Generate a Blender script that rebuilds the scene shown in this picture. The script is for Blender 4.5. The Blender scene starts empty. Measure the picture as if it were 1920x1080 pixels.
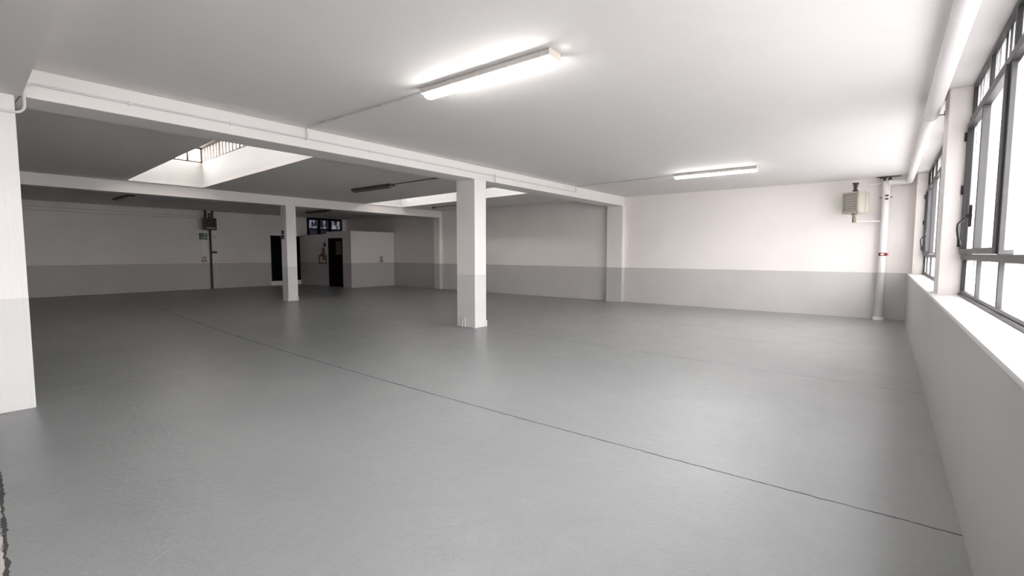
import bpy, bmesh, math, random
from mathutils import Vector, Matrix
random.seed(4)
PI = math.pi
S = bpy.context.scene
COL = S.collection

# ---------------------------------------------------------------- camera
cam_d = bpy.data.cameras.new('camera')
cam_d.sensor_width = 36.0
cam_d.lens = 36.0 * 895.85 / 1920.0
cam_d.clip_start = 0.03
cam_d.clip_end = 300
cam = bpy.data.objects.new('camera', cam_d)
COL.objects.link(cam)
fw = Vector((-0.61412213, 0.78588495, -0.07238001))
rt = Vector((0.78787948, 0.61582741, 0.00159258))
up = Vector((-0.04582518, 0.05604869, 0.99737586))
cam.matrix_world = Matrix(((rt.x, up.x, -fw.x, 0.0), (rt.y, up.y, -fw.y, 0.0), (rt.z, up.z, -fw.z, 1.5), (0, 0, 0, 1)))
S.camera = cam

# ---------------------------------------------------------------- world: bright overcast sky
W = bpy.data.worlds.new('overcast_sky')
S.world = W
W.use_nodes = True
nt = W.node_tree
nt.nodes.clear()
wo = nt.nodes.new('ShaderNodeOutputWorld')
bg = nt.nodes.new('ShaderNodeBackground')
bg.inputs[0].default_value = (1.0, 0.988, 0.982, 1)
SKY_LOW, SKY_HIGH = 0.75, 5.5
nt.links.new(bg.outputs[0], wo.inputs[0])
# pale ground and buildings below the skyline are darker than the cloud cover
wtc = nt.nodes.new('ShaderNodeTexCoord')
wsp = nt.nodes.new('ShaderNodeSeparateXYZ')
wmr = nt.nodes.new('ShaderNodeMapRange')
wmr.inputs[1].default_value = -0.25
wmr.inputs[2].default_value = 0.25
wmr.inputs[3].default_value = SKY_LOW
wmr.inputs[4].default_value = SKY_HIGH
nt.links.new(wtc.outputs['Generated'], wsp.inputs[0])
nt.links.new(wsp.outputs['Z'], wmr.inputs[0])
nt.links.new(wmr.outputs[0], bg.inputs[1])

S.view_settings.view_transform = 'Standard'
S.view_settings.look = 'None'
S.view_settings.gamma = 1.0
S.view_settings.use_curve_mapping = False
S.view_settings.exposure = 1.72
LAMP_STRENGTH = 21.0

# room measures (metres)
XW = 0.39      # inner face of the parapet under the windows
XF = 0.63      # plane of the window frames
XB = -22.3     # back wall
YF = 13.86     # far wall
YN = -3.0      # wall behind the camera
ZC = 3.228     # ceiling
ZB = 2.955     # underside of beams
ZS = 1.069     # sill and top of the grey dado
B1 = (-6.93, -6.43)
B2 = (-14.95, -14.60)


def portal(name, loc, rot, sx, sy):
    l = bpy.data.lights.new(name, 'AREA')
    l.shape = 'RECTANGLE'
    l.size = sx
    l.size_y = sy
    l.cycles.is_portal = True
    o = bpy.data.objects.new(name, l)
    o.location = loc
    o.rotation_euler = rot
    COL.objects.link(o)


# daylight openings (sampling guides for the sky light, they emit nothing)
portal('daylight_window', (0.75, 3.82, 2.15), (0, PI / 2, 0), 2.2, 6.2)
portal('daylight_window', (0.75, 10.42, 2.15), (0, PI / 2, 0), 2.2, 6.2)
portal('daylight_window', (0.75, -1.1, 2.15), (0, PI / 2, 0), 2.2, 3.1)

# ---------------------------------------------------------------- materials
MATS = {}


def newmat(name):
    m = bpy.data.materials.new(name)
    m.use_nodes = True
    n = m.node_tree.nodes
    return m, n, m.node_tree.links, n['Principled BSDF']


def plain(name, col, rough=0.5, metal=0.0, bump=0.0, bscale=40.0, emit=None, var=0.0):
    m, n, l, b = newmat(name)
    b.inputs['Base Color'].default_value = (*col, 1)
    b.inputs['Roughness'].default_value = rough
    b.inputs['Metallic'].default_value = metal
    if emit:
        b.inputs['Emission Color'].default_value = (*emit[0], 1)
        b.inputs['Emission Strength'].default_value = emit[1]
    tc = n.new('ShaderNodeNewGeometry')
    if bump:
        t = n.new('ShaderNodeTexNoise')
        t.inputs['Scale'].default_value = bscale
        t.inputs['Detail'].default_value = 5
        l.new(tc.outputs['Position'], t.inputs['Vector'])
        bp = n.new('ShaderNodeBump')
        bp.inputs['Strength'].default_value = bump
        bp.inputs['Distance'].default_value = 0.01
        l.new(t.outputs[0], bp.inputs['Height'])
        l.new(bp.outputs[0], b.inputs['Normal'])
    if var:
        t2 = n.new('ShaderNodeTexNoise')
        t2.inputs['Scale'].default_value = 3.0
        t2.inputs['Detail'].default_value = 6
        l.new(tc.outputs['Position'], t2.inputs['Vector'])
        mx = n.new('ShaderNodeMix')
        mx.data_type = 'RGBA'
        mx.inputs[6].default_value = (*[c * (1 - var) for c in col], 1)
        mx.inputs[7].default_value = (*[min(1, c * (1 + var)) for c in col], 1)
        l.new(t2.outputs[0], mx.inputs[0])
        l.new(mx.outputs[2], b.inputs['Base Color'])
    MATS[name] = m
    return m


def two_tone(name, upper, lower, z=ZS, board=False, rough_lo=0.45):
    """painted wall: off-white above, grey paint below the dado height"""
    m, n, l, b = newmat(name)
    g = n.new('ShaderNodeNewGeometry')
    sp = n.new('ShaderNodeSeparateXYZ')
    l.new(g.outputs['Position'], sp.inputs[0])
    nz = n.new('ShaderNodeTexNoise')
    nz.inputs['Scale'].default_value = 6.0
    nz.inputs['Detail'].default_value = 4
    l.new(g.outputs['Position'], nz.inputs['Vector'])
    wob = n.new('ShaderNodeMath')
    wob.operation = 'MULTIPLY_ADD'
    wob.inputs[1].default_value = 0.012
    l.new(nz.outputs[0], wob.inputs[0])
    l.new(sp.outputs['Z'], wob.inputs[2])
    gt = n.new('ShaderNodeMath')
    gt.operation = 'GREATER_THAN'
    gt.inputs[1].default_value = z + 0.006
    l.new(wob.outputs[0], gt.inputs[0])
    mx = n.new('ShaderNodeMix')
    mx.data_type = 'RGBA'
    mx.inputs[6].default_value = (*lower, 1)
    mx.inputs[7].default_value = (*upper, 1)
    l.new(gt.outputs[0], mx.inputs[0])
    # faint blotchy paint coverage
    n2 = n.new('ShaderNodeTexNoise')
    n2.inputs['Scale'].default_value = 1.1
    n2.inputs['Detail'].default_value = 5
    l.new(g.outputs['Position'], n2.inputs['Vector'])
    mr = n.new('ShaderNodeMapRange')
    mr.inputs[1].default_value = 0.3
    mr.inputs[2].default_value = 0.7
    mr.inputs[3].default_value = 0.965
    mr.inputs[4].default_value = 1.02
    l.new(n2.outputs[0], mr.inputs[0])
    mu = n.new('ShaderNodeMix')
    mu.data_type = 'RGBA'
    mu.blend_type = 'MULTIPLY'
    mu.inputs[0].default_value = 1
    l.new(mx.outputs[2], mu.inputs[6])
    l.new(mr.outputs[0], mu.inputs[7])
    l.new(mu.outputs[2], b.inputs['Base Color'])
    b.inputs['Roughness'].default_value = rough_lo
    # bump: roller texture, or vertical formwork boards on the columns
    t = n.new('ShaderNodeTexNoise')
    t.inputs['Detail'].default_value = 5
    t.inputs['Scale'].default_value = 28.0
    mp = n.new('ShaderNodeMapping')
    mp.inputs['Scale'].default_value = (.8, .8, 0.012) if board else (1, 1, 1)
    l.new(g.outputs['Position'], mp.inputs[0])
    l.new(mp.outputs[0], t.inputs['Vector'])
    bp = n.new('ShaderNodeBump')
    bp.inputs['Strength'].default_value = 0.5 if board else 0.12
    bp.inputs['Distance'].default_value = 0.01
    l.new(t.outputs[0], bp.inputs['Height'])
    l.new(bp.outputs[0], b.inputs['Normal'])
    MATS[name] = m
    return m


WHITE = (0.865, 0.815, 0.785)
two_tone('wall_paint', WHITE, (0.575, 0.55, 0.535))
two_tone('parapet_paint', WHITE, (0.455, 0.455, 0.445), z=1.2)
two_tone('column_paint', (0.885, 0.85, 0.835), (0.75, 0.735, 0.73), board=True)
two_tone('pilaster_paint', WHITE, (0.53, 0.51, 0.50), board=True)
plain('ceiling_paint', (0.865, 0.83, 0.81), 0.8, bump=0.08, bscale=14, var=0.02)
plain('beam_paint', (0.885, 0.845, 0.82), 0.6, bump=0.15, bscale=20)
plain('shaft_paint', (0.80, 0.79, 0.77), 0.7)
plain('sill_paint', (0.76, 0.745, 0.74), 0.4, bump=0.05)
plain('conduit_paint', (0.74, 0.71, 0.70), 0.45)
plain('pipe_paint', (0.80, 0.765, 0.755), 0.5)
plain('frame_grey', (0.055, 0.052, 0.054), 0.45, metal=0.1, bump=0.1, bscale=60)
plain('frame_black', (0.005, 0.005, 0.007), 0.6)
MATS['frame_black'].node_tree.nodes['Principled BSDF'].inputs['Specular IOR Level'].default_value = 0.15
plain('handle_grey', (0.045, 0.04, 0.042), 0.35, metal=0.5)
plain('bar_brown', (0.10, 0.07, 0.055), 0.5)
plain('door_black', (0.003, 0.003, 0.003), 0.75)
MATS['door_black'].node_tree.nodes['Principled BSDF'].inputs['Specular IOR Level'].default_value = 0.08
plain('glass_dark', (0.02, 0.02, 0.02), 0.12)
plain('housing_beige', (0.62, 0.59, 0.57), 0.5)
plain('housing_dark', (0.10, 0.085, 0.075), 0.5)
plain('diffuser_off', (0.20, 0.18, 0.165), 0.25)
plain('cap_cream', (0.72, 0.66, 0.58), 0.4)
plain('heater_beige', (0.47, 0.44, 0.37), 0.42, var=0.05)
plain('heater_dimmed', (0.055, 0.048, 0.032), 0.45)  # same heater as the beige one, dim back-wall light put into its colour
plain('louvre_beige', (0.40, 0.38, 0.33), 0.45)
plain('louvre_dimmed', (0.035, 0.03, 0.022), 0.5)  # louvres of the back heater, darkened in colour for the dim light
plain('louvre_pale', (0.42, 0.39, 0.33), 0.5)
plain('slot_black', (0.02, 0.018, 0.016), 0.6)
plain('iron_dark', (0.06, 0.05, 0.045), 0.5, metal=0.4)
plain('brass_dull', (0.20, 0.17, 0.12), 0.45, metal=0.5)
plain('pipe_dark', (0.045, 0.035, 0.03), 0.5)
plain('red_band', (0.22, 0.012, 0.02), 0.45)
plain('sign_green', (0.012, 0.085, 0.05), 0.5)
plain('sign_dark', (0.012, 0.025, 0.018), 0.5)
plain('sign_white', (0.70, 0.70, 0.68), 0.5)
plain('plastic_white', (0.66, 0.63, 0.58), 0.4)
plain('plastic_black', (0.015, 0.014, 0.014), 0.4)
plain('plastic_red', (0.20, 0.05, 0.04), 0.4)
plain('box_brown', (0.09, 0.06, 0.045), 0.5)
plain('label_cream', (0.62, 0.56, 0.42), 0.5)
plain('lamp_lit', (0.9, 0.9, 0.88), 0.3, emit=((1.0, 0.985, 0.96), LAMP_STRENGTH))
plain('wire_dark', (0.13, 0.11, 0.10), 0.5)
plain('threshold_stone', (0.52, 0.49, 0.47), 0.6, bump=0.3, bscale=30)
plain('roof_felt', (0.3, 0.28, 0.26), 0.8)


def glass(name, tint, tr, rough=0.3, streak=None, trans=(0.9, 0.9, 0.92)):
    m, n, l, b = newmat(name)
    out = n['Material Output']
    n.remove(b)
    t = n.new('ShaderNodeBsdfTransparent')
    t.inputs[0].default_value = (*tint, 1)
    d = n.new('ShaderNodeBsdfTranslucent')
    d.inputs[0].default_value = (*trans, 1)
    gl = n.new('ShaderNodeBsdfGlossy')
    gl.inputs['Roughness'].default_value = rough
    mx = n.new('ShaderNodeMixShader')
    mx.inputs[0].default_value = 1 - tr
    l.new(t.outputs[0], mx.inputs[1])
    l.new(d.outputs[0], mx.inputs[2])
    m2 = n.new('ShaderNodeMixShader')
    m2.inputs[0].default_value = 0.05
    l.new(mx.outputs[0], m2.inputs[1])
    l.new(gl.outputs[0], m2.inputs[2])
    l.new(m2.outputs[0], out.inputs[0])
    if streak:
        g = n.new('ShaderNodeNewGeometry')
        mp = n.new('ShaderNodeMapping')
        mp.inputs['Scale'].default_value = streak[0]
        l.new(g.outputs['Position'], mp.inputs[0])
        nz = n.new('ShaderNodeTexNoise')
        nz.inputs['Scale'].default_value = 1.0
        nz.inputs['Detail'].default_value = 3
        l.new(mp.outputs[0], nz.inputs['Vector'])
        r = n.new('ShaderNodeMapRange')
        r.inputs[1].default_value = 0.42
        r.inputs[2].default_value = 0.58
        r.inputs[3].default_value = streak[1]
        r.inputs[4].default_value = streak[2]
        l.new(nz.outputs[0], r.inputs[0])
        mm = n.new('ShaderNodeMix')
        mm.data_type = 'RGBA'
        mm.blend_type = 'MULTIPLY'
        mm.inputs[0].default_value = 1
        mm.inputs[6].default_value = (*tint, 1)
        l.new(r.outputs[0], mm.inputs[7])
        l.new(mm.outputs[2], t.inputs[0])
        md = n.new('ShaderNodeMix')
        md.data_type = 'RGBA'
        md.blend_type = 'MULTIPLY'
        md.inputs[0].default_value = 1
        md.inputs[6].default_value = (*trans, 1)
        l.new(r.outputs[0], md.inputs[7])
        l.new(md.outputs[2], d.inputs[0])
    MATS[name] = m


glass('pane_clear', (0.97, 0.97, 0.98), 0.8)
glass('pane_ribbed', (0.80, 0.79, 0.79), 0.5, streak=((1, 30, 0.4), 0.10, 1.0))
glass('pane_blue', (0.085, 0.087, 0.097), 0.8, streak=((1, 6, 3), 0.45, 1.9), trans=(0.05, 0.052, 0.06))
glass('pane_blue_low', (0.048, 0.050, 0.064), 0.8, streak=((1, 40, 40), 0.7, 1.0), trans=(0.02, 0.02, 0.03))
glass('pane_lantern', (0.97, 0.97, 0.97), 0.75, trans=(0.9, 0.88, 0.88))


def floor_mat():
    m, n, l, b = newmat('floor_epoxy')
    g = n.new('ShaderNodeNewGeometry')
    sp = n.new('ShaderNodeSeparateXYZ')
    l.new(g.outputs['Position'], sp.inputs[0])

    def math_(op, a=None, bb=None, c=None):
        q = n.new('ShaderNodeMath')
        q.operation = op
        for i, v in enumerate((a, bb, c)):
            if v is None:
                continue
            if isinstance(v, (int, float)):
                q.inputs[i].default_value = v
            else:
                l.new(v, q.inputs[i])
        return q.outputs[0]

    def noise(scale, detail=5, vec=None, rough=0.5, dist=0.0):
        t = n.new('ShaderNodeTexNoise')
        t.inputs['Scale'].default_value = scale
        t.inputs['Detail'].default_value = detail
        t.inputs['Roughness'].default_value = rough
        t.inputs['Distortion'].default_value = dist
        l.new(vec if vec else g.outputs['Position'], t.inputs['Vector'])
        return t.outputs[0]
    X, Y = sp.outputs['X'], sp.outputs['Y']
    jit = math_('MULTIPLY_ADD', noise(9.0, 6), 0.03, -0.015)
    brk = noise(5.0, 4)

    def line_y(a, slope, quad, w, x0, x1, jagged=0.0):
        # distance to y = a + slope*x + quad*x^2, clipped to x0..x1
        t = math_('MULTIPLY_ADD', X, slope, a)
        t = math_('ADD', t, math_('MULTIPLY', math_('MULTIPLY', X, X), quad))
        dd = math_('ABSOLUTE', math_('ADD', math_('SUBTRACT', Y, t), jit))
        if jagged:
            dd = math_('ADD', dd, math_('MULTIPLY_ADD', noise(22, 6, dist=1.0), jagged, -jagged * .5))
        wn = math_('MULTIPLY_ADD', brk, w * 1.6, w * 0.2)
        ins = math_('LESS_THAN', dd, wn)
        ins = math_('MULTIPLY', ins, math_('GREATER_THAN', X, x0))
        return math_('MULTIPLY', ins, math_('LESS_THAN', X, x1))
    c1 = line_y(3.41, 0.013, 0.0046, 0.0062, -16.5, XW)
    c2 = line_y(6.72, -0.075, -0.0013, 0.0035, -15.0, XW)
    c3 = line_y(10.0, -0.01, 0.0, 0.003, -6.4, XW)
    c4 = line_y(-0.008, -0.074, 0.0, 0.009, -4.75, -2.0, jagged=0.035)
    dark = math_('MAXIMUM', c1, math_('MAXIMUM', c2, math_('MAXIMUM', c3, c4)))
    # pale line of filler along the beam row
    dx = math_('ABSOLUTE', math_('ADD', math_('SUBTRACT', X, -7.03), jit))
    pale = math_('MULTIPLY', math_('LESS_THAN', dx, math_('MULTIPLY_ADD', brk, 0.03, -0.002)), math_('LESS_THAN', Y, 7.05))
    base = n.new('ShaderNodeMix')
    base.data_type = 'RGBA'
    base.inputs[6].default_value = (0.240, 0.250, 0.250, 1)
    base.inputs[7].default_value = (0.285, 0.296, 0.293, 1)
    r = n.new('ShaderNodeMapRange')
    r.inputs[1].default_value = 0.3
    r.inputs[2].default_value = 0.7
    l.new(math_('ADD', math_('MULTIPLY', noise(0.8, 8, rough=0.62), 0.72), math_('MULTIPLY', noise(38, 4), 0.28)), r.inputs[0])
    l.new(r.outputs[0], base.inputs[0])
    mp = n.new('ShaderNodeMix')
    mp.data_type = 'RGBA'
    l.new(math_('MULTIPLY', pale, 0.6), mp.inputs[0])
    l.new(base.outputs[2], mp.inputs[6])
    mp.inputs[7].default_value = (0.42, 0.42, 0.41, 1)
    md = n.new('ShaderNodeMix')
    md.data_type = 'RGBA'
    l.new(math_('MULTIPLY', dark, 0.88), md.inputs[0])
    l.new(mp.outputs[2], md.inputs[6])
    md.inputs[7].default_value = (0.035, 0.03, 0.028, 1)
    l.new(md.outputs[2], b.inputs['Base Color'])
    rr = math_('MULTIPLY_ADD', noise(2.5, 6), 0.14, 0.245)
    rr = math_('ADD', rr, math_('MULTIPLY', dark, 0.5))
    l.new(rr, b.inputs['Roughness'])
    b.inputs['IOR'].default_value = 1.45
    # orange peel and trowel marks
    h = math_('ADD', math_('MULTIPLY', noise(16, 5, dist=1.2), 0.7), math_('MULTIPLY', noise(75, 3), 0.25))
    h = math_('ADD', h, math_('MULTIPLY', noise(5.0, 8, rough=0.7, dist=2.0), 1.1))
    h = math_('SUBTRACT', h, math_('MULTIPLY', dark, 1.0))
    bp = n.new('ShaderNodeBump')
    bp.inputs['Strength'].default_value = 0.55
    bp.inputs['Distance'].default_value = 0.008
    l.new(h, bp.inputs['Height'])
    l.new(bp.outputs[0], b.inputs['Normal'])
    MATS['floor_epoxy'] = m


floor_mat()


# ---------------------------------------------------------------- mesh helpers
class MB:
    def __init__(s):
        s.bm = bmesh.new()

    def box(s, x0, x1, y0, y1, z0, z1, bev=0.0):
        r = bmesh.ops.create_cube(s.bm, size=1)
        vs = r['verts']
        for v in vs:
            v.co = Vector(((x0 + x1) / 2 + v.co.x * (x1 - x0), (y0 + y1) / 2 + v.co.y * (y1 - y0), (z0 + z1) / 2 + v.co.z * (z1 - z0)))
        if bev:
            es = list({e for v in vs for e in v.link_edges})
            bmesh.ops.bevel(s.bm, geom=es, offset=bev, segments=2, affect='EDGES', profile=0.6)
        return s

    def prism(s, pts, z0, z1):
        a = [s.bm.verts.new((x, y, z0)) for x, y in pts]
        b = [s.bm.verts.new((x, y, z1)) for x, y in pts]
        n = len(pts)
        s.bm.faces.new(a[::-1])
        s.bm.faces.new(b)
        for i in range(n):
            s.bm.faces.new((a[i], a[(i + 1) % n], b[(i + 1) % n], b[i]))
        return s

    def cyl(s, p, q, r, r2=None, seg=20):
        p, q = Vector(p), Vector(q)
        d = q - p
        res = bmesh.ops.create_cone(s.bm, cap_ends=True, segments=seg, radius1=r, radius2=r if r2 is None else r2, depth=d.length)
        M = Matrix.Translation((p + q) / 2) @ d.to_track_quat('Z', 'Y').to_matrix().to_4x4()
        bmesh.ops.transform(s.bm, matrix=M, verts=res['verts'])
        return s

    def tube(s, pts, r, seg=12, bend=0.0):
        """round tube along a polyline with rounded corners"""
        P = [Vector(p) for p in pts]
        if bend:
            Q = [P[0]]
            for i in range(1, len(P) - 1):
                a, b, c = P[i - 1], P[i], P[i + 1]
                u, v = (a - b), (c - b)
                k = min(bend, u.length * .49, v.length * .49)
                s0, s1 = b + u.normalized() * k, b + v.normalized() * k
                for j in range(7):
                    t = j / 6
                    Q.append((1 - t) ** 2 * s0 + 2 * t * (1 - t) * b + t * t * s1)
            Q.append(P[-1])
            P = Q
        rings = []
        up_ = Vector((0, 0, 1))
        prev = None
        for i, p in enumerate(P):
            if i == 0:
                t = P[1] - P[0]
            elif i == len(P) - 1:
                t = P[-1] - P[-2]
            else:
                t = (P[i + 1] - P[i]).normalized() + (P[i] - P[i - 1]).normalized()
            t.normalize()
            if prev is None:
                nrm = t.cross(up_)
                if nrm.length < 1e-3:
                    nrm = t.cross(Vector((1, 0, 0)))
            else:
                nrm = prev - t * prev.dot(t)
            nrm.normalize()
            prev = nrm
            bn = t.cross(nrm)
            rings.append([s.bm.verts.new(p + nrm * (r * math.cos(2 * PI * k / seg)) + bn * (r * math.sin(2 * PI * k / seg))) for k in range(seg)])
        for a, b in zip(rings, rings[1:]):
            for k in range(seg):
                s.bm.faces.new((a[k], a[(k + 1) % seg], b[(k + 1) % seg], b[k]))
        s.bm.faces.new(rings[0][::-1])
        s.bm.faces.new(rings[-1])
        return s

    def profile_x(s, prof, x0, x1):
        """extrude a closed (y,z) outline along x"""
        a = [s.bm.verts.new((x0, y, z)) for y, z in prof]
        b = [s.bm.verts.new((x1, y, z)) for y, z in prof]
        n = len(prof)
        s.bm.faces.new(a)
        s.bm.faces.new(b[::-1])
        for i in range(n):
            s.bm.faces.new((a[i], b[i], b[(i + 1) % n], a[(i + 1) % n]))
        return s

    def build(s, name, mat, parent=None, smooth=True, bevel=0.0):
        bmesh.ops.recalc_face_normals(s.bm, faces=s.bm.faces)
        me = bpy.data.meshes.new(name)
        s.bm.to_mesh(me)
        s.bm.free()
        me.materials.append(MATS[mat])
        o = bpy.data.objects.new(name, me)
        COL.objects.link(o)
        if smooth:
            for f in me.polygons:
                f.use_smooth = True
            me.set_sharp_from_angle(angle=math.radians(35))
        if bevel:
            md = o.modifiers.new('bevel', 'BEVEL')
            md.width = bevel
            md.segments = 2
            md.limit_method = 'ANGLE'
        if parent:
            o.parent = parent
        return o


def empty(name, loc=(0, 0, 0), rz=0):
    o = bpy.data.objects.new(name, None)
    o.empty_display_size = 0.1
    o.location = loc
    o.rotation_euler = (0, 0, rz)
    COL.objects.link(o)
    return o


def tag(o, label, cat, group=None):
    o['label'] = label
    o['category'] = cat
    if group:
        o['group'] = group
    return o


def struct(o, label=None):
    o['kind'] = 'structure'
    if label:
        o['label'] = label
    return o


# ---------------------------------------------------------------- the shell
struct(MB().box(XB - .3, XW, YN - .3, 14.9, -0.2, 0).build('floor', 'floor_epoxy'), 'grey painted concrete floor with thin dark joints')

# skylight openings: x0, x1, centre y, half width, skew of the opening against the beams
SK = [(-14.40, -8.17, 4.075, .81, -.060), (-14.53, -8.08, 10.75, .78, -.074)]
SH = 3.87
T = 0.08
m = MB()
for (x0, x1, yc, hw_, k), (ya, yb) in zip(SK, ((YN - .3, 7.5), (7.5, 14.9))):
    dx = (x1 - x0) / 2
    m.box(XB - .3, x0, ya, yb, ZC, ZC + T)
    m.box(x1, .95, ya, yb, ZC, ZC + T)
    m.prism([(x0, ya), (x1, ya), (x1, yc - hw_ + k * dx), (x0, yc - hw_ - k * dx)], ZC, ZC + T)
    m.prism([(x0, yc + hw_ - k * dx), (x1, yc + hw_ + k * dx), (x1, yb), (x0, yb)], ZC, ZC + T)
struct(m.build('ceiling', 'ceiling_paint', smooth=False), 'flat off-white painted ceiling with two skylight openings')

# far wall (slightly stepped in the last bay) and back wall with two openings
m = MB()
m.prism([(0.95, YF), (0.95, 14.9), (B2[1], 14.9), (B2[1], YF + .08), (B1[0], YF)], 0, ZC)
m.prism([(B2[1], 14.02), (B2[1], 14.9), (XB, 14.9), (XB, 14.46)], 0, ZC)
struct(m.build('wall_far', 'wall_paint', smooth=False), 'long far wall, off-white above a grey painted dado')

DY0, DY1, DZ0, DZ1 = 10.53, 12.17, 0.20, 2.30     # dark double opening
WY0, WY1, WZ0 = 12.30, 14.22, 2.05               # small window above the cubicle
m = MB()
m.box(XB - .3, XB, YN - .3, DY0, 0, ZC)
m.box(XB - .3, XB, DY0, DY1, 0, DZ0)
m.box(XB - .3, XB, DY0, DY1, DZ1, ZC)
m.box(XB - .3, XB, DY1, WY0, 0, ZC)
m.box(XB - .3, XB, WY0, WY1, 0, WZ0)
m.box(XB - .3, XB, WY1, 14.9, 0, ZC)
struct(m.build('wall_back', 'wall_paint', smooth=False), 'deep back wall, off-white above grey, in shadow')
struct(MB().box(XB - .3, .95, YN - .3, YN, 0, ZC).build('wall_near', 'wall_paint', smooth=False))

# window wall: parapet with piers
struct(MB().box(XW, .95, YN - .3, 14.9, -.2, ZS - .03).build('wall_right', 'parapet_paint', smooth=False),
       'low grey parapet wall under the windows on the right')
PIERS = [(-3.0, -2.62), (0.43, 0.77), (6.88, 7.40), (13.50, YF)]
for i, (a, b) in enumerate(PIERS):
    x0 = 0.45 if i != 1 else 0.45
    o = MB().box(x0, .95, a, b, ZS - .03, ZC).build('wall_pier', 'wall_paint', smooth=False, bevel=.008)
    struct(o, ['window wall pier behind the camera', 'white window wall pier beside the camera', 'white pier between the near and the far window', 'white return pier at the far end of the window wall'][i])
# white sill on top of the parapet, in the photo broken by a small step at the pier
m = MB()
m.box(XW - .004, .95, YN, 6.93, ZS - .03, ZS, .006)
struct(m.build('trim_1', 'sill_paint'), 'bright white sill of the near window')
m = MB()
m.box(XW - .004, .95, 6.97, YF, ZS - .03, ZS, .006)
struct(m.build('trim_2', 'sill_paint'), 'bright white sill of the far window')
struct(MB().box(XW - .002, .46, 6.9, 7.0, ZS - .05, ZS - .012, .004).build('trim_3', 'sill_paint'), 'small step in the sill at the pier')
# threshold strip beside the camera
m = MB()
pts = []
for k in range(60):
    x = -5.2 + k * 0.05
    pts.append((x, 0.0 - 0.074 * x + random.uniform(-.010, .010) - .022))
m.prism([(-2.25, -.1), (-5.2, -.1)] + pts, 0.0, 0.004)
struct(m.build('trim_4', 'threshold_stone', smooth=False), 'worn pale strip with a jagged edge at the lower left of the floor')

# dropped soffit over the near end of the room
m = MB()
m.prism([(XB, YN), (0.95, YN), (0.95, 0.42), (-3.83, 0.66), (B1[1], 0.785), (B1[1], .77), (XB, .77)], ZB, ZC)
struct(m.build('ceiling_soffit', 'ceiling_paint', smooth=False), 'lower grey-looking soffit at the upper left corner')

# cubicle in the far back corner
CX, CY = -18.07, 11.92
m = MB()
DX0, DX1, DH = -19.80, -18.70, 2.16
m.box(XB, -19.95, CY, CY + .1, 0, 2.35)
m.box(-19.95, DX0, CY, CY + .1, 0, 2.45)
m.box(DX0, DX1, CY, CY + .1, DH, 2.45)
m.box(DX1, CX, CY, CY + .1, 0, 2.45)
struct(m.build('wall_cubicle_front', 'wall_paint', smooth=False), 'front wall of the low cubicle in the back corner')
struct(MB().box(CX - .1, CX, CY + .1, 14.20, 0, 2.45).build('wall_cubicle_side', 'wall_paint', smooth=False), 'pale side wall of the low cubicle')
struct(MB().box(XB, -19.95, CY + .1, 14.3, 2.27, 2.33).build('ceiling_cubicle', 'ceiling_paint', smooth=False))
struct(MB().box(-19.95, CX - .1, CY + .1, 14.15, 2.35, 2.42).build('ceiling_cubicle_raised', 'ceiling_paint', smooth=False))

# cubicle door
d = struct(empty('door_1', ((DX0 + DX1) / 2, CY, 0)), 'black cubicle door with a dim glass panel')
w = (DX1 - DX0) / 2
m = MB().box(-w, -w + .06, -.015, .1, 0, DH).box(w - .06, w, -.015, .1, 0, DH).box(-w, w, -.015, .1, DH - .06, DH)
m.build('door_frame', 'frame_black', d)
m = MB().box(-w + .06, w - .06, .03, .07, 0.01, 1.42).box(-w + .06, -w + .5, .03, .07, 1.42, 2.1).box(w - .12, w - .06, .03, .07, 1.42, 2.1).box(-w + .5, w - .12, .03, .07, 2.02, 2.1)
m.build('door_leaf', 'door_black', d)
m = MB()
m.box(-w + .5, w - .12, .04, .055, 1.42, 2.02)
m.build('glass_panel', 'glass_dark', d)
MB().box(-w + .1, -w + .13, 0.0, .03, .98, 1.12).tube([(-w + .115, 0, 1.05), (-w + .115, -.03, 1.05), (-w + .23, -.03, 1.05)], .008).build('handle', 'frame_black', d)

# dark double opening in the back wall
d = struct(empty('door_2', (XB, (DY0 + DY1) / 2, DZ0)), 'tall black double door in the back wall above a white step')
hw = (DY1 - DY0) / 2
hh = DZ1 - DZ0
MB().box(-.2, .01, -hw, -hw + .06, 0, hh).box(-.2, .01, hw - .06, hw, 0, hh).box(-.2, .01, -hw, hw, hh - .06, hh).build('door_frame', 'frame_black', d)
for sx in (-1, 1):
    a, b = sorted((sx * .004, sx * (hw - .06)))
    lf = MB().box(-.12, -.07, a, b, 0, hh - .06).box(-.07, -.055, a + .1, b - .1, .15, .9).box(-.07, -.055, a + .1, b - .1, 1.05, hh - .2).build('door_leaf', 'door_black', d)
    MB().tube([(-.07, sx * .07, .85), (-.03, sx * .07, .85), (-.03, sx * .07, 1.05), (-.07, sx * .07, 1.05)], .01, bend=.02).build('handle', 'handle_grey', lf)
struct(MB().box(XB, XB + .05, DY0 - .05, DY1 + .05, 0.0, DZ0 - .005, .01).build('trim_5', 'beam_paint'), 'white step below the black double door')
struct(MB().box(XB, XB + .03, DY1 + .0, DY1 + .08, DZ0, DZ1, .005).build('trim_6', 'beam_paint'), 'white jamb strip beside the black double door')


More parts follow.
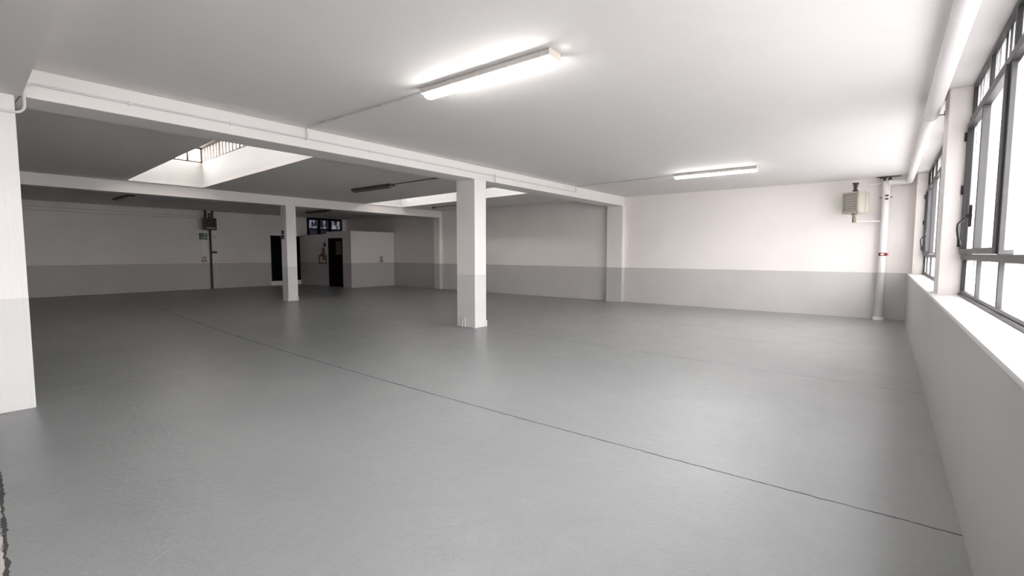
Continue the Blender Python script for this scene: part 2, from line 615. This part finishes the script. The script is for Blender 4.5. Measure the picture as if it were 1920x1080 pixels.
# ---------------------------------------------------------------- windows
def window(nm, label, y0, y1, mull, casements, handle_at=(), ribbed_first=True):
    """steel window in the plane X = XF, divided at the given mullion positions"""
    r = struct(empty(nm, (XF, y0, ZS)), label)
    L = y1 - y0
    H = ZC - ZS
    zt, zl = 2.86 - ZS, 1.47 - ZS
    ms = [v - y0 for v in mull]
    # outer frame with a stepped section
    m = MB()
    for (a, b) in ((0, .045), (L - .045, L)):
        m.box(0, .07, a, b, 0, H)
    m.box(0, .07, .045, L - .045, 0, .05)
    m.box(-.018, .0, 0, L, 0, .022)
    m.box(0, .07, .045, L - .045, H - .04, H)
    m.box(-.015, .075, .03, L - .03, zt - .03, zt + .03)
    m.box(-.015, .075, .03, L - .03, zl - .028, zl + .028)
    for v in ms:
        m.box(.002, .07, v - .018, v + .018, .05, zl - .028)
        m.box(.002, .07, v - .022, v + .022, zt + .03, H - .04)
    ed = [0.045] + ms + [L - .045]
    fixed = [v for i, v in enumerate(ms)]
    for v in fixed:
        if not any(a < v - .05 and v + .05 < b for a, b in casements):
            m.box(-.008, .072, v - .028, v + .028, zl + .028, zt - .03)
    m.build('window_frame', 'frame_grey', r, smooth=False, bevel=.003)
    # opening casements
    for ci, (a, b) in enumerate(casements):
        c = MB()
        z0, z1 = zl + .03, zt - .032
        for (p, q) in ((a, a + .045), (b - .045, b)):
            c.box(-.03, .045, p, q, z0, z1)
        c.box(-.03, .045, a + .045, b - .045, z0, z0 + .05)
        c.box(-.03, .045, a + .045, b - .045, z1 - .045, z1)
        for v in ms:
            if a < v - .05 and v + .05 < b:
                c.box(-.03, .045, v - .03, v + .03, z0 + .05, z1 - .045)
        cs = c.build('casement', 'frame_grey', r, smooth=False, bevel=.003)
        for z in (z0 + .12, (z0 + z1) / 2, z1 - .12):
            h_ = MB().cyl((-.038, b + .004, z - .045), (-.038, b + .004, z + .045), .011)
            h_.box(-.036, -.024, b - .03, b + .03, z - .035, z + .035)
            h_.build('hinge', 'handle_grey', cs)
    for (y, s) in handle_at:
        yy = y - y0
        zz = 1.85 - ZS
        h_ = MB()
        h_.box(-.052, -.028, yy - .02, yy + .02, zz - .10, zz + .10, .008)
        h_.cyl((-.028, yy, zz), (-.075, yy, zz), .026, .018)
        h_.tube([(-.06, yy, zz), (-.085, yy + s * .05, zz - .03), (-.10, yy + s * .24, zz - .06), (-.095, yy + s * .30, zz - .13), (-.075, yy + s * .33, zz - .22)], .010, bend=.04)
        h_.cyl((-.075, yy + s * .33, zz - .22), (-.073, yy + s * .333, zz - .26), .013)
        h_.build('handle', 'handle_grey', r)
    # panes
    m1, m2 = MB(), MB()
    for i, (p, q) in enumerate(zip(ed, ed[1:])):
        t = m2 if (i == len(ed) - 2 and ribbed_first) else m1
        g = .024
        t.box(.03, .034, p + g * (i > 0), q - g * (q < L - .05), .05, zl - .03)
        t.box(.02, .024, p + g, q - g, zl + .06, zt - .06)
        tt = m2
        tt.box(.03, .034, p + g * (i > 0), q - g * (q < L - .05), zt + .03, H - .04)
    m1.build('pane', 'pane_clear', r, smooth=False)
    m2.build('ribbed_pane', 'pane_ribbed', r, smooth=False)
    return r


window('window_1', 'large near steel window with grey frame and bright panes', 0.77, 6.88, [1.79, 2.80, 3.80, 4.82, 5.86],
       [(0.02, 2.01), (4.08, 6.09)], [(6.08, 1)])
window('window_2', 'far steel window beyond the pier, seen at a slant', 7.40, 13.50, [8.42, 9.43, 10.44, 11.62, 12.62],
       [(.02, 2.01), (3.90, 6.07)], [(12.50, 1)])
window('window_3', 'steel window beside and behind the camera', -2.62, 0.43, [-1.6, -.6], [(0.02, 2.0)])

# the small window above the cubicle
r = struct(empty('window_4', (XB, WY0, WZ0)), 'small black framed window above the cubicle in the back corner')
L, H = WY1 - WY0, ZC - WZ0
m = MB().box(-.1, 0, 0, .13, 0, H).box(-.1, 0, L - .07, L, 0, H).box(-.1, 0, 0, L, 0, .08).box(-.1, 0, 0, L, H - .1, H)
for v in (.66, 1.25):
    m.box(-.1, 0, v - .055, v + .055, 0, H)
m.box(-.09, 0, .1, L - .05, .60, .66)
m.build('window_frame', 'frame_black', r, smooth=False, bevel=.004)
MB().box(-.06, -.055, .1, L - .05, .64, H - .06).build('pane', 'pane_blue', r, smooth=False)
MB().box(-.06, -.055, .1, L - .05, .05, .62).build('lower_pane', 'pane_blue_low', r, smooth=False)
struct(MB().box(XB - 4, XB - .3, 8, 18, -.2, 0).build('ground', 'roof_felt'), 'yard outside the back window')
tree = tag(empty('bare_tree', (XB - 1.2, 13.1, 0)), 'dark bare tree seen through the small back corner window', 'tree')
tk = MB().tube([(0, 0, 0), (.02, .05, 1.3), (0, .1, 2.3)], .07, bend=.3).build('trunk', 'frame_black', tree)
for k in range(14):
    y = random.uniform(-.1, .3)
    z = random.uniform(1.9, 2.3)
    e = random.uniform(-1.3, 1.6)
    MB().tube([(0, .1, z), (random.uniform(-.2, .2), e * .5 + y, z + .4), (0, e, z + random.uniform(.5, 1.3))], random.uniform(.008, .018), seg=6, bend=.2).build('branch', 'frame_black', tree)
portal('daylight_window', (XB - .12, (WY0 + WY1) / 2, 2.65), (0, -PI / 2, 0), 1.0, 1.9)

# skylights: plastered shaft, glazed lantern and roof
for i, (x0, x1, yc, hw_, skew) in enumerate(SK):
    y0, y1 = yc - hw_, yc + hw_
    r = struct(empty('window_%d' % (5 + i), ((x0 + x1) / 2, (y0 + y1) / 2, ZC)), ['skylight shaft with a barred glazed lantern over the middle bay, left', 'bright skylight shaft over the middle bay, right behind the column'][i])
    a, b, c, e = x0 - (x0 + x1) / 2, x1 - (x0 + x1) / 2, y0 - (y0 + y1) / 2, y1 - (y0 + y1) / 2
    s1 = SH - ZC
    t = .06
    m = MB().box(a - t, a, c - t, e + t, T, s1).box(b, b + t, c - t, e + t, T, s1).box(a, b, c - t, c, T, s1).box(a, b, e, e + t, T, s1)
    m.build('shaft', 'shaft_paint', r, smooth=False)
    hgt = s1 + .40
    m = MB()
    for yy in (c, e):
        yl, yh = (yy - .045, yy) if yy < 0 else (yy, yy + .045)
        m.box(a, b, yl, yh, s1, s1 + .03)
        m.box(a, b, yl, yh, hgt - .05, hgt)
        n_ = int((b - a) / .22)
        for k in range(n_ + 1):
            x = a + (b - a) * k / n_
            wd = .048 if k % 6 == 0 else .032
            m.box(x - wd, x + wd, yl, yh, s1 + .02, hgt - .05)
    for xx in (a, b):
        xl, xh = (xx - .045, xx) if xx < 0 else (xx, xx + .045)
        m.box(xl, xh, c, e, s1, s1 + .035)
        m.box(xl, xh, c, e, hgt - .05, hgt)
        for k in range(6):
            y = c + (e - c) * k / 5
            m.box(xl, xh, y - .022, y + .022, s1 + .02, hgt - .05)
    m.build('window_frame', 'bar_brown', r, smooth=False)
    m = MB()
    m.box(a, b, c - .03, c - .025, s1 + .02, hgt - .05).box(a, b, e + .025, e + .03, s1 + .02, hgt - .05)
    m.box(a - .03, a - .025, c, e, s1 + .02, hgt - .05).box(b + .025, b + .03, c, e, s1 + .02, hgt - .05)
    m.build('pane', 'pane_lantern', r, smooth=False)
    # low hipped roof of the lantern
    bm = bmesh.new()
    o_ = .12
    z0 = hgt
    v = [bm.verts.new(p) for p in ((a - o_, c - o_, z0), (b + o_, c - o_, z0), (b + o_, e + o_, z0), (a - o_, e + o_, z0))]
    v2 = [bm.verts.new((p.co.x, p.co.y, z0 + .04)) for p in v]
    r0, r1 = bm.verts.new((a + .6, 0, z0 + .3)), bm.verts.new((b - .6, 0, z0 + .3))
    bm.faces.new(v[::-1])
    for k in range(4):
        bm.faces.new((v[k], v[(k + 1) % 4], v2[(k + 1) % 4], v2[k]))
    bm.faces.new((v2[0], v2[1], r1, r0))
    bm.faces.new((v2[1], v2[2], r1))
    bm.faces.new((v2[2], v2[3], r0, r1))
    bm.faces.new((v2[3], v2[0], r0))
    mm = MB()
    mm.bm = bm
    mm.build('lantern_roof', 'roof_felt', r, smooth=False)
    for ch in r.children:
        for v_ in ch.data.vertices:
            v_.co.y += skew * v_.co.x
    cx, cy = (x0 + x1) / 2, (y0 + y1) / 2
    zz = ZC + (s1 + hgt) / 2
    portal('daylight_skylight', (cx, y0 - .32, zz), (PI / 2, 0, PI), x1 - x0, .4)
    portal('daylight_skylight', (cx, y1 + .32, zz), (PI / 2, 0, 0), x1 - x0, .4)
    portal('daylight_skylight', (x0 - .1, cy, zz), (PI / 2, 0, PI / 2), y1 - y0, .4)
    portal('daylight_skylight', (x1 + .1, cy, zz), (PI / 2, 0, -PI / 2), y1 - y0, .4)

# ---------------------------------------------------------------- beams and columns
GB = 'concrete beams under the ceiling'
tag(MB().box(B1[0], B1[1], .785, YF, ZB, ZC).build('ceiling_beam', 'beam_paint', smooth=False, bevel=.008),
    'long white concrete beam nearest the camera, with a conduit along its face', 'beam', GB)
tag(MB().box(B2[0], B2[1], .785, 14.03, ZB, ZC).build('ceiling_beam', 'beam_paint', smooth=False, bevel=.008),
    'white concrete beam farther back, below the skylights', 'beam', GB)
GC = 'concrete columns standing in the hall'


def column(x0, x1, y0, y1, label, mat='column_paint', top=ZB, group=GC, cat='column', feet=True, nm='concrete_column'):
    m = MB()
    m.box(x0, x1, y0, y1, 0, top)
    if feet:
        e = .014
        for (a, b) in ((x1 - .05, y0), (x1 - .05, y1 - .05)):
            m.box(a, x1 + e, b - e * (b == y0), b + .05 + e * (b != y0), 0, .13)
        m.box(x0 + .01, x1 + .006, y0 - .006, y1 + .006, 0, .045)
    return tag(m.build(nm, mat, smooth=False, bevel=.008), label, cat, group)


column(B1[0], B1[1], .43, .738, 'broad white column at the left edge, under the near beam', feet=False)
column(B1[0], B1[1], 7.03, 7.37, 'central white column with a grey lower part, under the near beam')
column(B2[0], B2[1], 7.39, 7.70, 'white column farther back with two small green signs on its side')
column(B1[0], B1[1] + .03, 13.68, YF + .02, 'pilaster on the far wall at the end of the near beam', 'pilaster_paint', group=None, cat='pilaster', feet=False, nm='wall_pilaster')
column(B2[0], B2[1], 13.80, 14.04, 'pilaster on the far wall at the end of the rear beam', 'pilaster_paint', group=None, cat='pilaster', feet=False, nm='wall_pilaster')

# ---------------------------------------------------------------- fluorescent lamps


def lamp(x, y, L, lit, label, name='fluorescent_lamp'):
    """surface mounted twin-tube batten, long side along X"""
    r = tag(empty(name, (x, y, ZC)), label, 'ceiling lamp', 'fluorescent battens on the ceiling')
    h = L / 2
    hs = 'housing_beige' if lit else 'housing_dark'
    prof = [(-.074, 0), (.074, 0), (.084, -.012), (.086, -.060), (-.086, -.060), (-.084, -.012)]
    MB().profile_x(prof, -h, h).build('housing', hs, r, bevel=.003)
    for s in (-1, 1):
        MB().box(s * h - .012 * (s < 0), s * h + .012 * (s > 0), -.090, .090, -.066, -.004, .004).build('end_cap', 'cap_cream' if lit else hs, r)
    n = 12
    pr = [(.064, -.055)] + [(.064 * math.cos(PI * k / n), -.062 - .042 * (math.sin(PI * k / n)) ** .6) for k in range(n + 1)] + [(-.064, -.055)]
    df = MB().profile_x(pr, -h + .015, h - .015).build('diffuser', 'lamp_lit' if lit else 'diffuser_off', r)
    for k in range(5):
        for s in (-1, 1):
            xx = -h + .08 + k * (L - .16) / 4
            a, b = sorted((s * .085, s * .091))
            MB().box(xx - .012, xx + .012, a, b, -.066, -.03, .002).build('clip', 'cap_cream' if lit else 'wire_dark', r)
    for s in (-1, 1):
        for yy in (-.034, .034):
            MB().cyl((s * (h - .016), yy, -.080), (s * (h + .004), yy, -.080), .016, .012).build('tube_holder', 'cap_cream', df)
    return r


lamp(-3.11, 3.54, 1.59, True, 'large lit fluorescent lamp nearest the camera on the ceiling')
lamp(-2.91, 10.56, 1.62, True, 'lit fluorescent lamp farther down the window side ceiling')
lamp(-10.62, 7.68, 1.60, False, 'unlit dark fluorescent lamp between the two skylights')
lamp(-18.60, 4.35, 1.62, False, 'unlit lamp behind the rear beam at the left, above the socket wall')
lamp(-18.50, 10.70, 1.62, False, 'unlit lamp behind the rear beam, in front of the small window')

# ---------------------------------------------------------------- conduits


def conduit(name, pts, r, label, mat='conduit_paint', bend=.04, clips=(), cat='conduit', group='cable conduits'):
    root = tag(MB().tube(pts, r, bend=bend).build(name, mat), label, cat, group)
    for c in clips:
        p = Vector(c[0])
        q = Vector(c[1])
        m = MB()
        m.box(p.x - q.x, p.x + q.x, p.y - q.y, p.y + q.y, p.z - q.z, p.z + q.z, .002)
        m.build('clip', 'conduit_paint' if mat == 'conduit_paint' else mat, root)
    return root


xf = B1[1] + .014
cl = [((xf, y, 3.085), (.012, .012, .018)) for y in (1.6, 2.6, 4.6, 5.6, 6.6, 8.6, 9.6)]
conduit('cable_conduit', [(xf, .43, 2.795), (xf, .80, 2.795), (xf, .80, 3.085), (xf, 3.55, 3.085), (xf, 10.85, 3.085)], .0125,
        'white conduit running along the face of the near beam', clips=cl, bend=.09)
conduit('cable_conduit', [(xf + .024, 3.55, 3.06), (xf + .024, 3.58, 3.13), (xf + .02, 3.55, ZC - .03), (xf + .1, 3.54, ZC - .012), (-5.2, 3.54, ZC - .012), (-3.93, 3.54, ZC - .02)], .009,
        'thin grey conduit from the near beam to the large lit lamp', 'housing_beige', clips=[((-5.9, 3.54, ZC - .012), (.015, .014, .012)), ((-4.7, 3.54, ZC - .012), (.015, .014, .012))])
conduit('cable_conduit', [(xf + .028, 7.62, 3.12), (xf + .028, 7.62, 2.95)], .014, 'short white stub hanging under the conduit beside the central column')
conduit('cable_conduit', [(xf + .012, 10.87, 3.08), (xf + .012, 10.88, 3.17), (xf + .05, 10.8, ZC - .014), (-3.74, 10.56, ZC - .02)], .009,
        'thin grey conduit from the near beam to the farther lit lamp', 'housing_beige', clips=[((-5.0, 10.675, ZC - .014), (.015, .014, .012))])
conduit('cable_conduit', [(B1[0], 7.68, ZC - .015), (-8.0, 7.68, ZC - .012), (-9.80, 7.68, ZC - .02)], .011,
        'dark conduit from the beam to the unlit lamp between the skylights', 'wire_dark', clips=[((-8.3, 7.68, ZC - .014), (.02, .018, .014))])
conduit('cable_conduit', [(-11.6, 12.44, ZC - .015), (-13.4, 12.42, ZC - .012)], .010,
        'dark ceiling conduit ending in a box past the right skylight', 'wire_dark', clips=[((-13.42, 12.42, ZC - .03), (.06, .045, .028))])
for z, y1, lb in ((3.04, 7.95, 'upper of the two pale conduits along the top of the back wall'), (2.93, 7.9, 'lower of the two pale conduits along the top of the back wall')):
    conduit('cable_conduit', [(XB + .02, .9, z), (XB + .02, y1, z - .03)], .014, lb)
conduit('cable_conduit', [(XB + .02, 8.22, 0.02), (XB + .02, 8.22, 1.17), (XB + .02, 10.45, 1.17), (XB + .02, 10.45, 1.25)], .013,
        'pale conduit along the dado line to the black double door', bend=.05)
conduit('cable_conduit', [(XB + .02, 7.78, .02), (XB + .02, 7.78, 1.10)], .010, 'thin conduit rising from the floor to the socket plate')
conduit('cable_conduit', [(XB + .015, 7.69, 1.38), (XB + .015, 7.69, 2.05)], .006, 'thin cable from the socket plate up to the green exit sign')
# U shaped conduit stub at the foot of the central column
conduit('pipe_stub', [(-6.76, 7.01, 0), (-6.76, 7.01, .20), (-6.69, 7.01, .20), (-6.69, 7.01, 0)], .015,
        'small bent pipe stub at the foot of the central column', bend=.034, cat='pipe', group=None)

# ---------------------------------------------------------------- ventilation pipe along the windows
r = tag(empty('ceiling_pipe', (.33, 7.4, 3.09)), 'thick white pipe running under the ceiling along the windows', 'pipe')
MB().cyl((0, -10.3, 0), (0, .02, 0), .069, seg=32).build('pipe_run', 'pipe_paint', r)
MB().tube([(0, .0, 0), (0, 6.20, -.01), (-.36, 6.20, -.01)], .058, seg=24, bend=.09).build('pipe_elbow', 'pipe_paint', r)
MB().cyl((0, -.03, 0), (0, .05, 0), .073, seg=32).build('collar', 'pipe_paint', r)
MB().cyl((0, -2.98, 0), (0, -2.965, 0), .0715, seg=32).build('joint_ring', 'pipe_paint', r)
MB().box(.05, .12, .0, .015, -.012, -.004).cyl((.12, .007, -.02), (.12, .007, .03), .006).build('bracket', 'iron_dark', r)
for y in (-8, -3.6, 3.2):
    MB().cyl((0, y, 0), (0, y + .03, 0), .074, seg=32).box(-.012, .012, y, y + .03, .06, .138).build('hanger', 'pipe_paint', r)

r = tag(empty('vertical_pipe', (-.08, 13.70, 0)), 'white vertical pipe in the corner, wider at its foot, with a red band', 'pipe')
MB().cyl((0.015, 0, 1.0), (0.015, 0, 3.12), .075, seg=32).build('pipe_run', 'pipe_paint', r)
MB().cyl((0, 0, .07), (.008, 0, 1.08), .096, .082, seg=32).build('sleeve', 'parapet_paint', r)
MB().cyl((0, 0, 0), (0, 0, .075), .108, .103, seg=32).build('foot', 'pipe_paint', r)
MB().cyl((.015, 0, 3.02), (.015, 0, 3.12), .08, seg=32).build('collar', 'pipe_paint', r)
m = MB().cyl((0.015, 0, 2.72), (0.015, 0, 2.80), .079, seg=32)
m.build('clamp', 'pipe_paint', r)
for z in (2.705, 2.78):
    MB().box(.0, .06, -.095, -.07, z, z + .035, .004).build('clamp_bolt', 'iron_dark', r)
for (p, q) in ((-.06, -.10), (.09, .13)):
    MB().cyl((p, -.03, 2.76), (q, -.03, 2.76), .01).build('clamp_bolt', 'iron_dark', r)
m = MB().box(-.12, .02, -.06, .05, 3.19, 3.222, .004).box(-.05, .0, -.08, .04, 3.13, 3.20, .004).box(.04, .10, -.08, .04, 3.13, 3.20, .004).box(-.18, .26, -.02, .02, 3.212, 3.226)
m.build('ceiling_bracket', 'iron_dark', r)
MB().cyl((.015, 0, 1.455), (.015, 0, 1.525), .079, seg=32).cyl((.09, 0, 1.49), (.115, 0, 1.49), .012).build('band', 'red_band', r)
MB().box(-.025, .035, -.086, -.074, 1.472, 1.508, .003).build('tag', 'sign_white', r)

# ---------------------------------------------------------------- unit heaters


def heater(loc, rz, beige, label):
    """gas unit heater: louvred front (local -Y), body, rear casing, valves above and below"""
    r = tag(empty('unit_heater', loc, rz), label, 'heater', 'wall heaters')
    A, Bm, C_, D_ = ('heater_beige', 'louvre_beige', 'slot_black', 'iron_dark') if beige else ('heater_dimmed', 'louvre_dimmed', 'slot_black', 'iron_dark')
    hw, hz = .225, .245
    # front casing with recessed mouth
    m = MB()
    m.box(-hw, hw, -.10, .06, -hz, hz, .02)
    m.build('body', A, r)
    m = MB()
    for (x0, x1, z0, z1) in ((-hw + .01, hw - .01, hz - .055, hz - .005), (-hw + .01, hw - .01, -hz + .005, -hz + .055), (-hw + .01, -hw + .055, -hz + .01, hz - .01), (hw - .055, hw - .01, -hz + .01, hz - .01)):
        m.box(x0, x1, -.125, -.095, z0, z1, .008)
    m.build('front_rim', A, r)
    mo = MB().box(-hw + .05, hw - .05, -.106, -.099, -hz + .05, hz - .05).build('mouth', C_, r)
    n = 7
    for k in range(n):
        z = -hz + .085 + k * (2 * hz - .17) / (n - 1)
        bm = MB()
        bm.box(-hw + .075, hw - .06, -.128, -.104, z - .027, z + .020, .004)
        o = bm.build('louvre', ('louvre_pale' if (not beige and k == 0) else Bm), mo)
        o.location = (0, 0, 0)
    m = MB()
    m.box(-hw + .008, hw - .008, .066, .15, -hz + .015, hz - .008, .02)
    m.build('rear_casing', A, r)
    m = MB().box(-hw + .04, hw - .04, .05, .20, -hz + .04, hz - .03, .025)
    m.build('fan_cover', A, r)
    m = MB()
    m.cyl((0, .0, hz), (0, .0, hz + .05), .05).cyl((0, 0, hz + .05), (0, 0, hz + .17), .028).cyl((0, 0, hz + .09), (0, 0, hz + .105), .045).cyl((0, 0, hz + .13), (0, 0, hz + .15), .055)
    m.cyl((0, 0, hz + .17), (0, 0, hz + .20), .06)
    m.build('upper_valve', D_, r)
    m = MB()
    m.cyl((0, .0, -hz - .03), (0, .0, -hz), .05).cyl((0, 0, -hz - .12), (0, 0, -hz - .03), .026).cyl((0, 0, -hz - .09), (0, 0, -hz - .075), .04).cyl((0, 0, -hz - .20), (0, 0, -hz - .12), .032, .036)
    m.build('lower_valve', 'brass_dull' if beige else D_, r)
    ax, ay = (math.sin(rz) * .42, math.cos(rz) * .42) if beige else (0, .44)
    m = MB().tube([(0, .05, 0), (ax, ay, 0)], .03)
    m.build('wall_arm', D_ if not beige else A, r)
    return r


heater((-.62, 13.42, 2.655), math.radians(-43), True, 'beige louvred unit heater high on the far wall beside the corner pipe')
heater((XB + .46, 7.88, 2.67), math.radians(90), False, 'unit heater high on the back wall above the exit sign, dimness put into its colour')
conduit('heater_pipe', [(-.575, 13.42, 2.235), (-.50, 13.48, 2.235), (-.15, 13.63, 2.235)], .014, 'thin white pipe from the beige heater valve to the corner pipe', 'pipe_paint', cat='pipe', group=None)
conduit('heater_pipe', [(-.38, 13.75, 3.075), (-.15, 13.72, 3.085)], .016, 'short thin pipe under the ceiling left of the corner pipe', 'pipe_paint', cat='pipe', group=None)
r = tag(empty('gas_pipe', (XB + .35, 8.05, 0)), 'dark pipe rising from the floor to the heater on the back wall', 'pipe')
r.location = (XB + .09, 8.02, 0)
MB().tube([(0, 0, 0), (0, 0, 2.45)], .036).build('pipe_run', 'pipe_dark', r)
MB().cyl((0, 0, 0), (0, 0, .03), .045).build('foot', 'pipe_dark', r)
MB().tube([(0, -.12, 2.23), (0, .10, 2.23), (0, .20, 2.12)], .018).build('valve_arm', 'plastic_white', r)
r = tag(empty('flue_pipe', (XB + .46, 7.88, 2.93)), 'twin dark stub pipes from the back wall heater up to the ceiling', 'pipe')
MB().cyl((-.06, .13, .0), (-.06, .13, ZC - 2.93), .045).build('pipe_run', 'pipe_dark', r)
MB().cyl((-.06, -.13, .0), (-.06, -.13, ZC - 2.93), .045).build('pipe_run', 'pipe_dark', r)
MB().cyl((-.06, .13, .18), (-.06, .13, .21), .055).build('collar', 'diffuser_off', r)

# ---------------------------------------------------------------- signs, plates


def exit_sign(loc, y_w, label):
    r = tag(empty('exit_sign', loc), label, 'sign')
    up_plate = MB().box(0, .03, -y_w / 2, y_w / 2, .10, .26, .003).build('upper_plate', 'sign_green', r)
    lo_plate = MB().box(0, .03, -y_w / 2, y_w / 2, 0, .085, .003).build('lower_plate', 'sign_green', r)
    # running figure, door and arrow
    m = MB()
    X0, X1 = .03, .034
    m.cyl((X0, .035, .225), (X1, .035, .225), .014)
    m.tube([(X1, .03, .205), (X1, .02, .165)], .010, seg=6)
    m.tube([(X1, .028, .20), (X1, .062, .19), (X1, .075, .205)], .005, seg=6)
    m.tube([(X1, .028, .20), (X1, .0, .185)], .005, seg=6)
    m.tube([(X1, .02, .165), (X1, .05, .15), (X1, .045, .12)], .007, seg=6)
    m.tube([(X1, .02, .165), (X1, -.005, .145), (X1, -.035, .14)], .007, seg=6)
    m.box(X0, X1, .075, .105, .118, .245)
    m.build('running_figure', 'sign_white', up_plate)
    m = MB().box(X0, X1, -.095, -.03, .18, .192)
    m.prism([(X0, -.1), (X1, -.1), (X1, -.13), (X0, -.13)], .178, .194)
    m.build('arrow', 'sign_white', up_plate)
    m = MB().box(X0, X1, -.07, -.02, .025, .06).box(X0, X1, .0, .10, .05, .06).box(X0, X1, .0, .10, .028, .038)
    m.build('marks', 'sign_white', lo_plate)
    return r


exit_sign((XB + .002, 7.775, 2.05), .28, 'green and white emergency exit sign on the back wall below the heater')

for z, lab in ((2.085, 'small dark green square sign on the rear column, the upper one'), (1.93, 'small dark green sign on the rear column, the lower one')):
    h = .115 if z > 2 else .135
    r = tag(empty('safety_sign', (-14.83, 7.39, z)), lab, 'sign', 'small green signs on the rear column')
    MB().box(-.075, .075, -.012, -.001, 0, h, .002).build('plate', 'sign_dark', r)
    m = MB().box(-.05, -.01, -.015, -.012, h * .35, h * .65)
    m.tube([(.02, -.014, h * .25), (.035, -.014, h * .5), (.02, -.014, h * .75)], .006, seg=6)
    m.build('pictogram', 'diffuser_off', r)


def socket(loc, rz, label, w, h, red):
    r = tag(empty('socket_plate', loc, rz), label, 'socket', 'wall socket plates')
    r_ = MB().box(-w / 2, w / 2, -.035, 0, 0, h, .006).build('plate', 'plastic_white', r)
    if red:
        MB().cyl((0, -.035, h * .72), (0, -.055, h * .72), .032).build('button', 'plastic_red', r_)
        for x in (-.055, .055):
            MB().box(x - .025, x + .025, -.042, -.035, h * .15, h * .40, .003).build('outlet', 'plastic_red', r_)
    else:
        for q in (.76, .50):
            MB().cyl((0, -.035, h * q), (0, -.045, h * q), .032).build('outlet', 'plastic_black', r_)
        MB().box(-.05, .05, -.045, -.035, h * .12, h * .28, .003).build('switch', 'plastic_black', r_)
    return r


socket((XB + .002, 7.785, 1.10), PI / 2, 'white socket plate with reddish buttons on the back wall beside the dark pipe', .20, .27, True)
socket((CX + .002, 13.46, 1.08), PI / 2, 'cream socket plate with black outlets on the cubicle side wall', .19, .29, False)
tag(MB().box(XB + .002, XB + .05, 8.085, 8.27, 1.48, 1.565, .004).build('name_plate', 'box_brown'), 'small brown bar on the back wall right of the dark pipe', 'plate')

# extinguisher cabinet beside the cubicle door
r = tag(empty('wall_box', (-20.17, CY, 1.02)), 'brown wall box with a cream label left of the cubicle door', 'box')
m = MB().box(-.24, .20, -.14, 0, 0, .34, .01)
m.prism([(-.24, -.14), (.20, -.14), (.20, 0), (-.24, 0)], .34, .38)
m.box(-.13, .11, -.12, 0, .38, .46, .02)
m.build('case', 'box_brown', r)
MB().box(-.15, .10, -.15, -.139, .05, .33, .003).build('label', 'label_cream', r)
MB().box(.13, .22, -.145, -.10, .05, .15, .004).build('lock', 'label_cream', r)
MB().cyl((.07, -.07, .46), (.07, -.07, .70), .055, .05).cyl((.07, -.07, .70), (.07, -.07, .74), .02).build('bottle', 'box_brown', r)
r = tag(empty('notice_sign', (-20.11, CY, 1.80)), 'small dark square notice above the brown wall box', 'sign')
MB().box(-.09, .09, -.012, 0, 0, .16, .002).build('plate', 'sign_dark', r)
MB().box(-.04, .04, -.015, -.012, .05, .11).build('pictogram', 'housing_dark', r)
